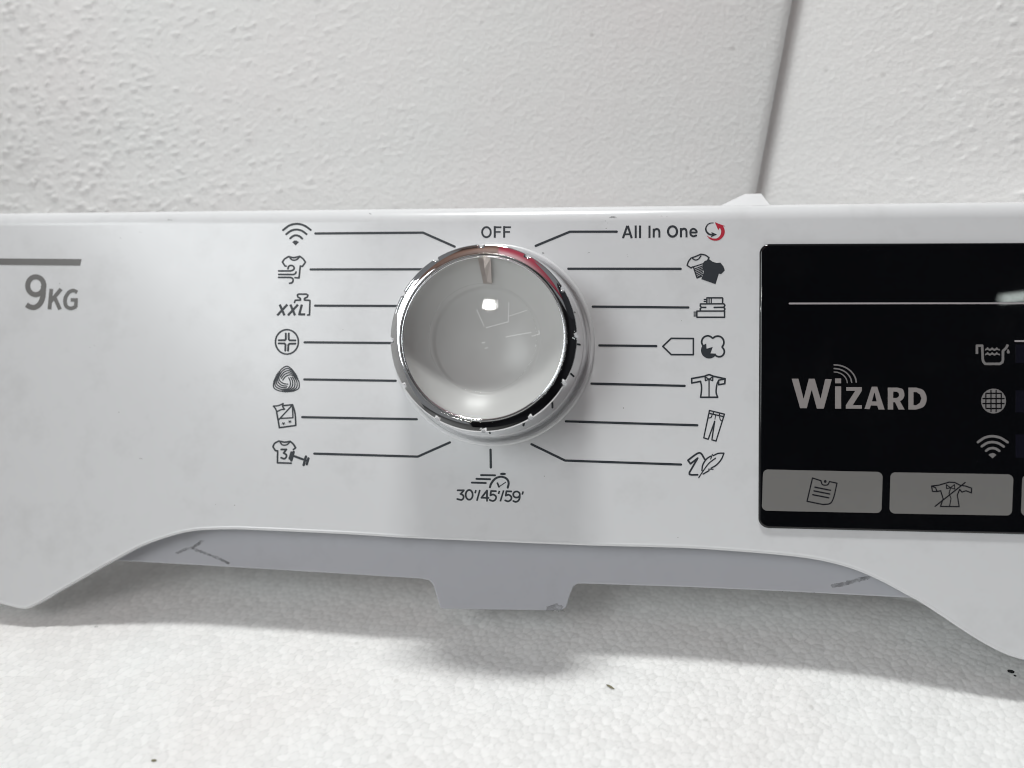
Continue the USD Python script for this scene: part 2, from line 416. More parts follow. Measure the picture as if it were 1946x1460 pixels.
bot_px = [(0, 1148.5), (47, 1158.6), (64, 1152), (110, 1126), (216, 1066), (268, 1039), (316, 1022), (352, 1012.5), (388, 1008), (470, 1007.5), (650, 1015.7), (790, 1024), (954, 1031), (1104, 1037), (1300, 1042.5), (1429, 1051), (1500, 1057.5),
          (1554, 1065), (1590, 1073), (1622, 1082.5), (1658, 1097), (1733, 1136), (1946, 1255)]
bot_uv = np.array([P(*q) for q in bot_px])
bot_uv = np.vstack([[-235, bot_uv[0, 1] + 0.14 * (235 + bot_uv[0, 0])], bot_uv, [172, -92.6], [255, -89.0]])
us = np.unique(np.concatenate([np.arange(-235, 255.1, 1.5), bot_uv[:, 0]]))
from scipy.interpolate import PchipInterpolator
bot = PchipInterpolator(bot_uv[:, 0], bot_uv[:, 1])(us)
TOPV, RT, DEPTH, TH = 46.0, 6.2, 23.0, 2.8
prof_top = []          # (v, n) from the face over the rounded top edge to the back of the top flange
for a in np.linspace(0, 90, 16):
    prof_top.append((TOPV - RT + RT * math.sin(math.radians(a)), -RT + RT * math.cos(math.radians(a))))
prof_top += [(TOPV, -12.0), (TOPV - 0.2, -DEPTH), (TOPV - 2.6, -DEPTH), (TOPV - 2.6, -RT - 1.0), (TOPV - RT, -TH)]
rows = []
rb = 0.75
for u, b in zip(us, bot):
    col = [(b + 0.25, -TH), (b, -TH + 0.3)]
    for a in np.linspace(0, 90, 6):
        col.append((b + rb - rb * math.cos(math.radians(a)), -rb + 0.12 + rb * math.sin(math.radians(a))))
    col += [(b + rb + 0.18, 0.10), (b + rb + 0.36, 0.04), (b + rb + 0.5, 0.01)]
    face = np.linspace(b + rb + 0.5, TOPV - RT, 26)[1:-1]
    col += [(x, 0.0) for x in face] + prof_top
    rows.append([(u, v, n) for v, n in col])
rows = np.array(rows)
nr, nc = rows.shape[:2]
v = W(rows.reshape(-1, 3)); f = grid_faces(nr, nc, True)
c0, c1 = v[:nc].mean(0), v[-nc:].mean(0)
i = np.arange(nc); j = (i + 1) % nc
v2 = np.vstack([v, c0[None], c1[None]])
f2 = np.vstack([f, np.stack([i, np.full(nc, len(v)), j], 1), np.stack([(nr - 1) * nc + j, np.full(nc, len(v) + 1), (nr - 1) * nc + i], 1)])
part('fascia', outward(v2, f2), M_PANEL, panel, smooth=35)


def solid(poly, n0, n1, bevel=0.0, res=1):
    """extrusion of a (u, v) outline between n0 and n1 with a small rounded front edge"""
    steps = [(0.0, n0)] + ([(bevel * (1 - math.cos(math.radians(a))), n1 - bevel + bevel * math.sin(math.radians(a))) for a in (0, 22, 45, 68, 90)] if bevel else [(0.0, n1)])
    ring = np.array(poly.exterior.coords)[:-1]
    if Polygon(ring).exterior.is_ccw is False: ring = ring[::-1]
    d1 = np.roll(ring, -1, 0) - ring; d0 = ring - np.roll(ring, 1, 0)
    d1 /= np.linalg.norm(d1, axis=1, keepdims=True); d0 /= np.linalg.norm(d0, axis=1, keepdims=True)
    nn = np.column_stack([-(d0 + d1)[:, 1], (d0 + d1)[:, 0]]); nn /= np.linalg.norm(nn, axis=1, keepdims=True)
    k = np.maximum(np.einsum('ij,ij->i', nn, np.column_stack([-d0[:, 1], d0[:, 0]])), 0.4)
    nn = nn / k[:, None]
    layers = [np.column_stack([ring + nn * o, np.full(len(ring), z)]) for o, z in steps]
    vv = np.vstack(layers); ff = grid_faces(len(layers), len(ring), True)
    tri_v, tri_f = trimesh.creation.triangulate_polygon(Polygon(layers[-1][:, :2]), engine='earcut')
    tri_v2, tri_f2 = trimesh.creation.triangulate_polygon(Polygon(ring), engine='earcut')
    k = len(vv)
    vv = np.vstack([vv, np.column_stack([tri_v, np.full(len(tri_v), n1)]), np.column_stack([tri_v2, np.full(len(tri_v2), n0)])])
    def up(vx, fx, s):
        a = vx[fx[:, 1]] - vx[fx[:, 0]]; b = vx[fx[:, 2]] - vx[fx[:, 0]]
        z = a[:, 0] * b[:, 1] - a[:, 1] * b[:, 0]
        return np.where((z * s > 0)[:, None], fx, fx[:, ::-1])
    ff = np.vstack([ff, up(tri_v, tri_f, 1) + k, up(tri_v2, tri_f2, -1) + k + len(tri_v)])
    return W(vv), ff


def uvpoly(px, n=0.0, r=0.0):
    p = Polygon([P(a, b, n) for a, b in px])
    return p.buffer(-r).buffer(r, quad_segs=10).simplify(0.01) if r else p


# lower flange behind the arch, with its tab
NF = -7.0
fl_px = [(60, 1052), (215, 1065.5), (400, 1076), (600, 1088), (800, 1100.5), (816, 1104), (823, 1112), (829, 1132), (836, 1156), (845, 1158), (1066, 1161), (1076, 1155), (1084, 1130), (1090, 1115), (1098, 1110), (1112, 1110), (1300, 1116), (1500, 1125), (1700, 1135.5), (1800, 1140),
         (1800, 1010), (1400, 1000), (300, 975), (60, 1000)]
fp = uvpoly(fl_px, NF, 0.0)
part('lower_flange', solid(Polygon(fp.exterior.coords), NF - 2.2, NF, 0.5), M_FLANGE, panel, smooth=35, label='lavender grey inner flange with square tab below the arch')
# scuffs on the flange
def blot(pts, w, seed, jag=0.45):
    rng = np.random.default_rng(seed); out = []
    p = np.array(spline(pts, k=16))
    for k in range(len(p)):
        r = w * rng.uniform(0.45, 1) / 2
        a = np.sort(rng.uniform(0, 2 * math.pi, 9))
        out.append(Polygon([(p[k, 0] + rng.normal(0, w * 0.18) + r * math.cos(t) * rng.uniform(1 - jag, 1), p[k, 1] + r * math.sin(t) * rng.uniform(1 - jag, 1) * 0.8) for t in a]).buffer(0))
    return unary_union(out).buffer(w * 0.12).buffer(-w * 0.08)
def drop(pts, w, seed, m, n, name='scuff', parent=panel):
    part(name, sheet(blot(pts, w, seed), n + 0.004, n + 0.02), m, parent)
drop([(338, 1051), (352, 1044), (366, 1041), (383, 1029)], 8, 1, M_SCUFF, NF)
drop([(366, 1043), (395, 1053), (420, 1064), (433, 1070)], 8, 2, M_SCUFF, NF)
drop([(1582, 1114), (1602, 1110), (1625, 1104), (1650, 1097)], 12, 3, M_SCUFF, NF)
drop([(1048, 1157), (1056, 1152), (1062, 1158)], 15, 4, M_SCUFF, NF)
drop([(1487, 1124), (1500, 1124.5)], 3, 5, M_SCUFF, NF)
drop([(1523, 1125.5), (1547, 1126)], 3, 6, M_SCUFF, NF)
# grime on the face near the top edge and beside the dial
for k, (pts, w) in enumerate([([(1160, 414), (1166, 412), (1171, 416)], 5), ([(1150, 420), (1155, 424)], 3), ([(1256, 411), (1262, 414), (1268, 412)], 4), ([(321, 418), (325, 419)], 5), ([(266, 872), (269, 872)], 4.5),
                              ([(1117, 481), (1119, 480)], 3), ([(1192, 484), (1193, 488)], 3.5), ([(228, 452), (230, 453)], 3), ([(702, 406), (705, 407)], 3), ([(179, 656), (180, 658)], 5), ([(265, 441), (268, 442)], 3.2), ([(1032, 482), (1032, 480)], 3.5)]):
    v_ = P(*pts[0])[1]
    drop(pts, w, 20 + k, M_SCUFF, 0.0 if v_ < TOPV - RT else -RT + math.sqrt(max(RT * RT - (v_ - TOPV + RT) ** 2, 0)), 'grime_spot')

# a raised clip on the rear of the top flange, below the seam
k0, k1 = P(1346, 388, -12), P(1472, 386, -12)
k2, k3 = P(1420, 370, -22), P(1440, 369, -22)
cv = np.array([(k0[0], TOPV - 0.1, -12), (k1[0], TOPV - 0.1, -12), (k3[0] + 1, k3[1], -21.5), (k2[0] - 1, k2[1], -21.5), (k0[0] + 4, TOPV - 0.1, -22.8), (k1[0] - 2, TOPV - 0.1, -22.8)])
cf = np.array([[0, 1, 2], [0, 2, 3], [0, 3, 4], [1, 5, 2], [3, 2, 5], [3, 5, 4], [0, 4, 5], [0, 5, 1]])
part('top_clip', outward(W(cv), cf), M_PANEL, panel)

# grey bar and weight marking on the left
Zp = lambda: Z(0, 0, 1)
part('grey_bar', sheet(Polygon([(-160, 489.5), (0, 491.4), (155, 492.6), (152.5, 505), (0, 503.6), (-160, 502)]), 0, 0.07), M_GREYINK, panel)
nine = Z(0, 350, 3.892).ell(37, 265, 752, 60, 66).curve(38, (322, 752), (318, 830), (296, 885), (258, 912), (222, 908), (196, 893), cap=2)
part('lettering', sheet(nine.shape(), 0, 0.07), M_GREYINK, panel, label='large grey numeral 9')
kg = Z(0, 350, 3.892).lines(27, [(380, 776), (366, 927)], [(452, 776), (376, 868)], [(404, 838), (444, 927)], cap=2).curve(27, (571, 800), (545, 788), (515, 797), (488, 832), (481, 870), (492, 905), (525, 920), (563, 906), cap=2).lines(26, [(561, 912), (563, 853)], [(575, 857), (524, 857)], cap=2)
part('lettering', sheet(kg.shape(), 0, 0.07), M_GREYINK, panel, label='small grey letters KG')

# leader lines
LW = 4.4
leaders = [[(599.5, 444), (804, 442.4), (864, 469)], [(590.5, 512.3), (805, 512)], [(599, 581.2), (765, 581.8)], [(579, 650.8), (745, 652.2)], [(578.5, 721.3), (752, 724)], [(574.5, 793), (792, 797)], [(597.5, 862.3), (794, 868), (855, 841)],
           [(932.2, 855), (932.8, 888.5)], [(1010, 844.5), (1074, 875.5), (1294, 883)], [(1075.5, 801), (1325, 808.4)], [(1124, 729.2), (1301, 733.6)], [(1139, 656.6), (1247, 658)], [(1126.5, 583), (1308, 584.6)], [(1080, 511), (1293.5, 511.2)], [(1018, 467.5), (1083, 440.6), (1172, 440.5)]]
for L in leaders:
    part('leader_line', sheet(LineString(L).buffer(LW / 2, join_style=1), 0, 0.06), M_INK, panel)

# lettering
S2 = 11.447
off = Z(900, 410, 19.46).ell(70, 475, 612, 160, 186).lines(74, [(784, 820), (784, 388)], [(1130, 820), (1130, 388)], cap=2).lines(60, [(760, 428), (1028, 428)], [(760, 605), (1000, 605)], [(1105, 428), (1382, 428)], [(1105, 605), (1345, 605)], cap=2)
part('lettering', sheet(off.shape(), 0, 0.06), M_INK, panel, label='dark word OFF above the dial')
aio = Z(1170, 410, S2)
aio.lines(46, [(158, 490), (252, 222)], [(348, 490), (264, 222)], cap=2).lines(38, [(195, 405), (320, 405)], cap=2).lines(45, [(436, 487), (436, 215)], [(530, 487), (530, 215)], [(735, 485), (735, 220)], [(828, 478), (828, 285)], [(1420, 472), (1420, 272)], cap=2)
aio.curve(44, (828, 345), (850, 308), (895, 292), (935, 310), (950, 360)).line(44, (950, 350), (950, 478), cap=2).curve(44, (1420, 335), (1445, 300), (1487, 286), (1525, 302), (1540, 350)).line(44, (1540, 340), (1540, 472), cap=2)
aio.ell(48, 1236, 345, 98, 112).curve(42, (1622, 366), (1755, 366), (1742, 315), (1690, 288), (1640, 312), (1622, 370), (1640, 425), (1692, 450), (1750, 432))
part('lettering', sheet(aio.shape(), 0, 0.06), M_INK, panel, label='dark words All In One')
tm = Z(800, 830, 6.95)
tm.line(24, (485, 709), (566, 709), (528, 755)).curve(24, (522, 757), (556, 775), (562, 808), (535, 836), (480, 824)).ell(24, 637, 769, 46, 64)
tm.lines(22, [(727, 706), (714, 748)], [(1037, 716), (1024, 757)], [(1350, 724), (1337, 766)], cap=2).lines(22, [(778, 704), (738, 848)], [(1092, 710), (1048, 856)], cap=2)
tm.lines(24, [(872, 848), (872, 712), (798, 808), (892, 810)]).line(24, (990, 720), (926, 718), (918, 776)).curve(24, (918, 776), (955, 765), (990, 790), (985, 828), (950, 850), (908, 836))
tm.line(24, (1192, 724), (1128, 722), (1120, 780)).curve(24, (1120, 780), (1158, 768), (1192, 794), (1188, 832), (1152, 855), (1112, 842)).ell(24, 1262, 765, 44, 40).curve(24, (1305, 768), (1302, 815), (1282, 850), (1250, 862), (1220, 850))
part('lettering', sheet(tm.shape(), 0, 0.06), M_INK, panel, label='dark figures 30\'/45\'/59\' below the dial')


def icon(name, shape, m=M_INK, parent=panel, n=0.0, label=None, h=0.06):
    return part(name, sheet(shape, n, n + h), m, parent, label=label)


K = 9.73
wf = Z(500, 400, K).curve(38, (370, 365), (490, 278), (635, 250), (770, 285), (880, 362)).curve(38, (430, 440), (515, 378), (620, 356), (720, 380), (802, 440)).curve(38, (502, 518), (550, 478), (610, 462), (675, 482), (722, 522)).fill((540, 588), (575, 560), (612, 556), (662, 586), (600, 648))
icon('wifi_icon', wf.shape())
ws = Z(500, 400, K).line(31, (428, 1032), (405, 1028), (357, 955), (395, 900), (470, 855)).curve(31, (470, 855), (570, 874), (680, 850)).line(31, (680, 850), (745, 900), (783, 960), (728, 1035), (688, 1030), (665, 1250), (590, 1246))
ws.curve(28, (487, 862), (520, 905), (570, 922), (625, 908), (668, 868)).line(32, (290, 1120), (512, 1121)).curve(32, (512, 1121), (562, 1098), (576, 1060), (552, 1028), (512, 1018), (475, 1036), (460, 1080))
ws.line(32, (290, 1185), (560, 1187)).curve(32, (560, 1187), (595, 1172), (610, 1140)).line(32, (288, 1240), (500, 1240)).curve(32, (500, 1240), (545, 1258), (555, 1300), (535, 1338), (490, 1348))
icon('wind_shirt_icon', ws.shape())
xx = Z(500, 540, K).lines(42, [(308, 380), (395, 580)], [(448, 380), (262, 580)], [(505, 380), (590, 580)], [(645, 380), (460, 580)], cap=2).line(42, (717, 380), (668, 562), (778, 562), cap=2)
xx.line(31, (582, 340), (596, 300), (690, 298), (690, 266), (645, 243), (634, 205), (655, 187), (800, 187), (830, 205), (820, 240), (766, 266), (766, 297), (862, 302), (868, 320), (858, 570), (822, 573))
icon('weight_icon', xx.shape(), label='letters XXL in front of a scale weight')
cr = Z(500, 540, K).ell(30, 441, 1070, 212, 226).lines(36, [(420, 915), (420, 1020), (402, 1040), (290, 1040)], [(475, 915), (475, 1022), (492, 1042), (597, 1042)], [(288, 1098), (398, 1100), (415, 1122), (410, 1232)], [(597, 1103), (487, 1105), (467, 1125), (462, 1232)])
icon('cross_icon', cr.shape())
wl = Z(500, 670, K)
C0 = np.array([432.0, 522.0])
fam = [[(286, 412), (330, 318), (432, 256), (520, 300), (580, 372)], [(300, 432), (350, 348), (446, 296), (535, 338), (604, 402)], [(318, 456), (372, 378), (460, 336), (545, 372), (622, 430)], [(338, 482), (392, 412), (475, 376), (556, 405), (634, 458)], [(364, 512), (412, 450), (486, 415), (560, 432), (644, 486)]]
for k in range(3):
    a = math.radians(120 * k); R = np.array([[math.cos(a), -math.sin(a)], [math.sin(a), math.cos(a)]])
    for pts in fam:
        wl.curve(21, *[tuple(C0 + R @ (np.array(q) - C0)) for q in pts])
icon('wool_icon', wl.shape())
dv = Z(500, 670, K).curve(26, (190, 992), (280, 985), (370, 945)).curve(26, (370, 945), (362, 1000), (398, 1050)).curve(26, (398, 1050), (330, 1060), (252, 1098)).curve(26, (252, 1098), (230, 1040), (190, 992))
dv.line(30, (382, 982), (545, 966)).curve(30, (545, 966), (590, 1120), (606, 1350)).line(30, (606, 1350), (300, 1392)).line(30, (300, 1392), (285, 1290), (252, 1110)).lines(26, [(530, 985), (290, 1245)], [(545, 1000), (552, 1208), (330, 1220)])
for x, y in ((378, 1315), (496, 1280)):
    dv.fill(*[(x + (44 if k % 2 == 0 else 17) * math.cos(k * math.pi / 5 + .3), y + (36 if k % 2 == 0 else 14) * math.sin(k * math.pi / 5 + .3)) for k in range(10)])
icon('duvet_icon', dv.shape())
sp = Z(500, 760, K).line(31, (520, 1172), (265, 1165), (270, 945), (228, 940), (182, 868)).curve(31, (182, 868), (215, 805), (292, 762)).curve(31, (292, 762), (400, 784), (500, 768)).curve(31, (500, 768), (560, 820), (602, 888)).line(31, (602, 888), (560, 920))
sp.curve(26, (312, 775), (345, 825), (395, 840), (450, 825), (488, 788)).line(34, (335, 918), (432, 918), (380, 985)).curve(34, (380, 985), (425, 1012), (432, 1050), (395, 1090), (335, 1072))
sp.lines(46, [(525, 975), (492, 1085)], [(565, 965), (522, 1122)], [(792, 1050), (750, 1205)], [(838, 1085), (808, 1190)]).line(40, (540, 1030), (790, 1120))
icon('sport_shirt_icon', sp.shape(), label='shirt with numeral 3 and a dumbbell')
ar = Z(1240, 400, K).fill(*spline([(1130, 226), (1060, 230), (1000, 270), (970, 340), (985, 400), (1030, 450), (1090, 468)]), (1100, 440), *spline([(1050, 425), (1008, 380), (1000, 320), (1030, 268), (1080, 243), (1130, 238)])).fill((1088, 402), (1192, 446), (1072, 504), (1100, 455))
icon('arrow_icon', ar.shape())
rd = Z(1240, 400, K).fill(*spline([(1000, 462), (1060, 530), (1150, 562), (1240, 545), (1310, 480), (1336, 400), (1322, 330), (1295, 285)]), *spline([(1235, 310), (1268, 370), (1256, 455), (1195, 515), (1120, 520), (1060, 500), (1000, 462)])).fill((1153, 220), (1342, 292), (1262, 300), (1215, 364))
icon('arrow_icon', rd.shape(), M_RED, label='red curved arrow after the words')
ts = Z(1240, 400, K).line(26, (712, 882), (800, 852), (892, 812)).curve(26, (892, 812), (975, 828), (1045, 875)).line(26, (1045, 875), (1018, 925)).curve(26, (712, 882), (665, 945), (640, 1018)).line(26, (640, 1018), (712, 1065), (742, 1045)).curve(24, (740, 890), (790, 918), (850, 900), (895, 842))
ts.line(22, (742, 1048), (850, 1015), (940, 985)).line(24, (757, 1050), (822, 1250), (905, 1220))
for k in range(6): ts.line(19, (772 + 12 * k, 1085 + 30 * k), (945 - k * 4, 1022 + 32 * k))
ts.fill((1050, 905), (1110, 950), (1190, 975), (1255, 968), (1310, 1035), (1337, 1110), (1270, 1177), (1225, 1172), (1165, 1366), (903, 1272), (952, 1130), (930, 1080), (925, 985), (960, 940))
icon('two_shirts_icon', ts.shape())
tw = Z(1240, 540, K).line(28, (1005, 355), (1005, 256), (1290, 256), (1298, 270), (1296, 355)).lines(22, [(955, 285), (1000, 285)], [(955, 322), (1000, 322)], [(1046, 260), (1046, 355)], [(1086, 260), (1086, 355)])
tw.line(28, (985, 432), (905, 432), (882, 405), (886, 368), (1318, 366), (1340, 395), (1316, 430), (1140, 432)).line(28, (905, 432), (880, 460), (888, 495)).line(28, (1316, 430), (1340, 462), (1322, 495)).line(28, (820, 500), (1332, 500), (1332, 614), (820, 614), (820, 500)).lines(22, [(768, 520), (815, 520)], [(768, 555), (815, 555)], [(768, 590), (815, 590)])
icon('towels_icon', tw.shape())
tg = Z(1240, 540, K).line(30, (190, 1152), (346, 1004), (755, 1008), (755, 1308), (346, 1306), (190, 1152), (346, 1004))
icon('tag_icon', tg.shape())
ft = Z(1240, 540, K)
lob = unary_union([Point(*ft.t([(x, y)])[0]).buffer(r / K, quad_segs=16) for x, y, r in ((1020, 1070, 128), (1205, 1078, 132), (1232, 1250, 112), (1048, 1225, 152), (1120, 1150, 110))])
ft.g = [lob.difference(lob.buffer(-33 / K)), lob.intersection(Polygon(ft.t([(850, 1135), (935, 1130), (992, 1103), (1000, 1197), (1113, 1163), (1070, 1282), (1172, 1288), (1110, 1450), (850, 1450)])))]
icon('cotton_icon', ft.shape())
sh = Z(1240, 690, K).line(31, (958, 247), (724, 288), (726, 372), (888, 340)).curve(29, (888, 340), (908, 460), (890, 634)).line(31, (890, 634), (1204, 634)).curve(29, (1204, 634), (1175, 540), (1190, 400), (1225, 318)).curve(31, (958, 247), (1045, 218), (1130, 247))
sh.line(31, (1130, 247), (1342, 292), (1336, 384), (1225, 402)).line(29, (1225, 318), (1335, 296)).line(27, (1225, 402), (1222, 330)).line(25, (1045, 300), (1045, 630)).line(24, (970, 258), (1045, 300), (978, 328), (970, 258)).line(24, (1115, 258), (1045, 300), (1112, 328), (1115, 258))
icon('shirt_icon', sh.shape())
pt = Z(1260, 770, K).line(25, (858, 100), (752, 606), (835, 632), (955, 300), (902, 642), (980, 666), (1135, 168), (858, 100), (752, 606)).line(26, (850, 152), (1110, 212)).line(20, (930, 118), (930, 165)).line(20, (1045, 150), (1042, 190)).curve(20, (905, 185), (888, 228), (840, 240)).curve(20, (1045, 220), (1060, 275), (1092, 295)).line(16, (970, 195), (960, 262))
pt.fill((945, 330), (955, 296), (935, 480), (905, 640), (893, 640), (915, 470))
icon('trousers_icon', pt.shape())
fe = Z(1260, 770, K).curve(33, (770, 1000), (712, 905), (665, 885), (600, 915), (460, 1020)).line(33, (460, 1020), (507, 1085), (640, 982)).curve(33, (640, 982), (570, 1105), (488, 1245)).curve(33, (488, 1245), (490, 1280), (530, 1292)).line(33, (530, 1292), (640, 1290))
fe.curve(27, (718, 1210), (735, 1105), (800, 1000), (880, 945)).lines(20, [(880, 1000), (912, 912)], [(840, 1185), (925, 1188)]).curve(26, (930, 935), (1020, 893), (1125, 890)).curve(26, (1125, 890), (1080, 1000), (990, 1105), (890, 1165)).line(26, (850, 1212), (742, 1275)).curve(22, (660, 1342), (720, 1250), (840, 1085), (970, 982))
icon('feather_icon', fe.shape())
ck = Z(800, 830, 6.95).lines(26, [(793, 508), (978, 511)], [(733, 558), (912, 563)], [(673, 608), (856, 613)]).curve(28, (911, 668), (930, 615), (985, 552), (1060, 530), (1130, 555), (1158, 610), (1146, 674)).disc(1083, 493, 42, 16).line(24, (1010, 615), (1030, 663)).line(13, (1030, 663), (1120, 602))
icon('timer_icon', ck.shape())

# ------------------------------------------------------------------ dial
dial = part('program_dial', (np.zeros((0, 3)), np.zeros((0, 3), int)), None, panel) if False else path_for('program_dial', panel)
UsdGeom.Xform.Define(stage, dial)
tag(stage.GetPrimAtPath(dial), 'chrome rimmed dial with clear grey centre, pointer at the top')
SEG = 720


def revolve(profile, wobble=None, seg=SEG, closed=True):
    th = np.linspace(0, 2 * math.pi, seg, endpoint=False)
    pr = np.array(profile, float)
    r = np.repeat(pr[:, :1], seg, 1); n = np.repeat(pr[:, 1:], seg, 1)
    if wobble is not None: r, n = wobble(r, n, th[None, :])
    pts = np.stack([r * np.cos(th), r * np.sin(th), n], -1)
    ff = grid_faces(len(pr), seg, True)
    if closed:
        k = (len(pr) - 1) * seg; i = np.arange(seg); j = (i + 1) % seg
        ff = np.vstack([ff, np.stack([k + i, k + j, j], 1), np.stack([k + i, j, i], 1)])
    return W(pts.reshape(-1, 3)), ff


def arc(cx, cn, r, a0, a1, k):
    return [(cx + r * math.cos(math.radians(a)), cn + r * math.sin(math.radians(a))) for a in np.linspace(a0, a1, k)]


RF, HF = 27.5, 22.2
side = [(30.7 + (RF + 0.15 - 30.7) * t ** 1.1, 0.35 + (HF - 1.3 - 0.35) * t) for t in np.linspace(0, 1, 26)]
front = arc(RF - 0.45, HF - 1.15, 0.6, 20, 68, 6)
slope = [(RF - 0.25 - t * 2.75, HF - 0.6 + 0.70 * math.sin(t * 1.35)) for t in np.linspace(0.05, 1, 12)]
inner = arc(24.75, HF - 0.12, 0.2, 70, 180, 5) + [(24.5, 14.0), (26.0, 13.0), (26.0, 0.35)]
notch = np.radians(np.arange(12) * 30.0 + 2)


def notched(r, n, th):
    d = np.min(np.abs((th[..., None] - notch + math.pi) % (2 * math.pi) - math.pi), -1) * 27.5
    g = np.exp(-(d / 0.62) ** 4)
    w = np.clip((n - HF + 4.0) / 3.0, 0, 1) ** 2 * (r > RF - 0.9)
    return r - 0.75 * g * w, n


ch = revolve(side + front + slope + inner, notched)
part('chrome_ring', outward(*ch), M_CHROME, dial, smooth=32)
bowl = [(24.45, HF - 1.4), (24.2, HF - 2.0)] + [(23.9 * t, HF - 2.4 - 10.5 * (1 - t ** 2.6) - 0.45 * max(0.0, min(1.0, (16.6 - 23.9 * t) / 0.7))) for t in np.linspace(1, 0.001, 70)]
bw = revolve(bowl, None, 240, False)
if np.cross(bw[0][bw[1][0, 1]] - bw[0][bw[1][0, 0]], bw[0][bw[1][0, 2]] - bw[0][bw[1][0, 0]]) @ NW < 0: bw = (bw[0], bw[1][:, ::-1])
part('grey_dish', bw, M_BOWL, dial, smooth=40)
cover = [(24.35, HF - 0.9)] + [(24.3 - 24.3 * t, HF - 0.62 + 0.45 * (1 - (1 - t) ** 2)) for t in np.linspace(0, 0.9995, 40)]
cv = revolve(cover, None, 300, False)
if np.cross(cv[0][cv[1][0, 1]] - cv[0][cv[1][0, 0]], cv[0][cv[1][0, 2]] - cv[0][cv[1][0, 0]]) @ NW < 0: cv = (cv[0], cv[1][:, ::-1])
part('clear_cover', cv, M_CLEAR, dial, smooth=60)
rimr = revolve(arc(24.0, HF - 0.75, 0.33, 0, 360, 13)[:-1], None, 300)
part('inner_rim', outward(*rimr), M_CHROME, dial, smooth=60)
part('inner_lens', outward(*revolve(arc(15.9, HF - 0.35, 0.08, 0, 360, 11)[:-1], None, 240)), M_CLEAR, dial, smooth=60)
# pointer under the cover, at twelve o'clock
pp = np.array([(-1.9, 23.6, HF - 1.5), (1.9, 23.6, HF - 1.5), (1.5, 17.2, HF - 8.0), (-1.1, 17.2, HF - 8.0)])
pm = np.array([(0.0, 23.6, HF + 0.1), (0.1, 20.6, HF - 1.7), (0.2, 17.6, HF - 6.4)])
pv = W(np.vstack([pp, pm]) + np.array([-0.1, 0, 0]))
pf = np.array([[0, 6, 4], [0, 3, 6], [1, 4, 5], [1, 5, 6], [1, 6, 2], [3, 2, 6], [0, 4, 1], [4, 6, 5], [0, 1, 2], [0, 2, 3]])
part('pointer', (pv, pf), M_POINTER, dial)
for sc, w in (([(962, 640.5), (985, 636), (1009, 632)], 1.7), ([(1011, 639), (1025, 635), (1024, 629)], 1.5), ([(906, 589), (920, 620)], 1.0), ([(924, 623), (965, 612)], 1.2), ([(966, 612), (967, 575)], 1.0), ([(967, 601), (1001, 590)], 1.0), ([(916, 652), (921, 651)], 1.6), ([(922, 662), (927, 661)], 1.5)):
    part('scratch', sheet(LineString(sc).buffer(w / 2), HF - 0.10, HF - 0.085), M_SCRATCH, dial)
# moulded collar round the dial
part('dial_collar', outward(*revolve([(33.0, -0.2)] + arc(32.0, 0.0, 0.75, 0, 180, 9) + [(31.0, -0.2)], None, 300)), M_PANEL, panel, smooth=50)

# ------------------------------------------------------------------ display
ND = 0.8
disp = path_for('display', panel); UsdGeom.Xform.Define(stage, disp)
tag(stage.GetPrimAtPath(disp), 'glossy black display plate with grey touch keys')
dp = uvpoly([(1444.5, 463), (1946, 460.8), (2150, 460), (2150, 1023), (1946, 1016.5), (1442.2, 1004)], ND, 3.0)
part('plate', solid(dp, 0.02, ND, 0.7), M_DISPLAY, disp, smooth=35)
for q in ([(1450.2, 892.3), (1677.5, 897.2), (1675, 975.3), (1447.6, 970.6)], [(1692.2, 897.7), (1926, 901.8), (1922.6, 980), (1690.2, 976)], [(1943, 902.5), (2140, 906), (2140, 985), (1940, 981)]):
    part('touch_key', solid(uvpoly(q, ND, 1.55), ND - 0.05, ND + 0.06, 0.0), M_BUTTON, disp)
ND1 = ND + 0.06
part('display_line', sheet(LineString([(1500.5, 577), (1760, 576.6), (2100, 576.4)]).buffer(1.6), ND, ND + 0.03), M_LINE, disp)
part('display_line', sheet(LineString([(1929.5, 648.4), (2080, 648.6)]).buffer(1.6), ND, ND + 0.03), M_LINE, disp)
part('digit_window', sheet(box(1930, 655, 2080, 690), ND, ND + 0.02), M_DIGIT, disp)
part('digit_window', sheet(box(1930, 742, 2080, 784), ND, ND + 0.02), M_DIGIT, disp)
part('digit_window', sheet(box(1930, 826, 2080, 870), ND, ND + 0.02), M_DIGIT, disp)
wz = Z(1440, 650, 4.865)
wz.fill((310, 338), (378, 338), (424, 520), (470, 338), (528, 338), (580, 520), (622, 340), (688, 342), (612, 620), (545, 620), (499, 450), (455, 615), (390, 615)).fill((712, 335), (773, 335), (773, 385), (712, 385)).fill((712, 408), (773, 408), (773, 620), (712, 620))
wz.fill((815, 415), (965, 415), (965, 452), (882, 582), (965, 582), (965, 620), (812, 620), (812, 584), (897, 455), (815, 455))
wz.g.append(Polygon(wz.t([(1052, 412), (1106, 412), (1176, 628), (1114, 628), (1103, 592), (1047, 590), (1036, 624), (984, 622)]), [wz.t([(1079, 472), (1096, 548), (1058, 547)])]))
Rp = Polygon(wz.t([(1200, 420), (1292, 420), *spline([(1292, 420), (1342, 436), (1358, 487), (1345, 528), (1318, 549)])[1:], (1362, 628), (1300, 628), (1268, 560), (1254, 560), (1254, 628), (1200, 628)]), [wz.t([(1254, 462), (1286, 463), (1303, 478), (1303, 500), (1286, 516), (1254, 516)])])
wz.g.append(Rp)
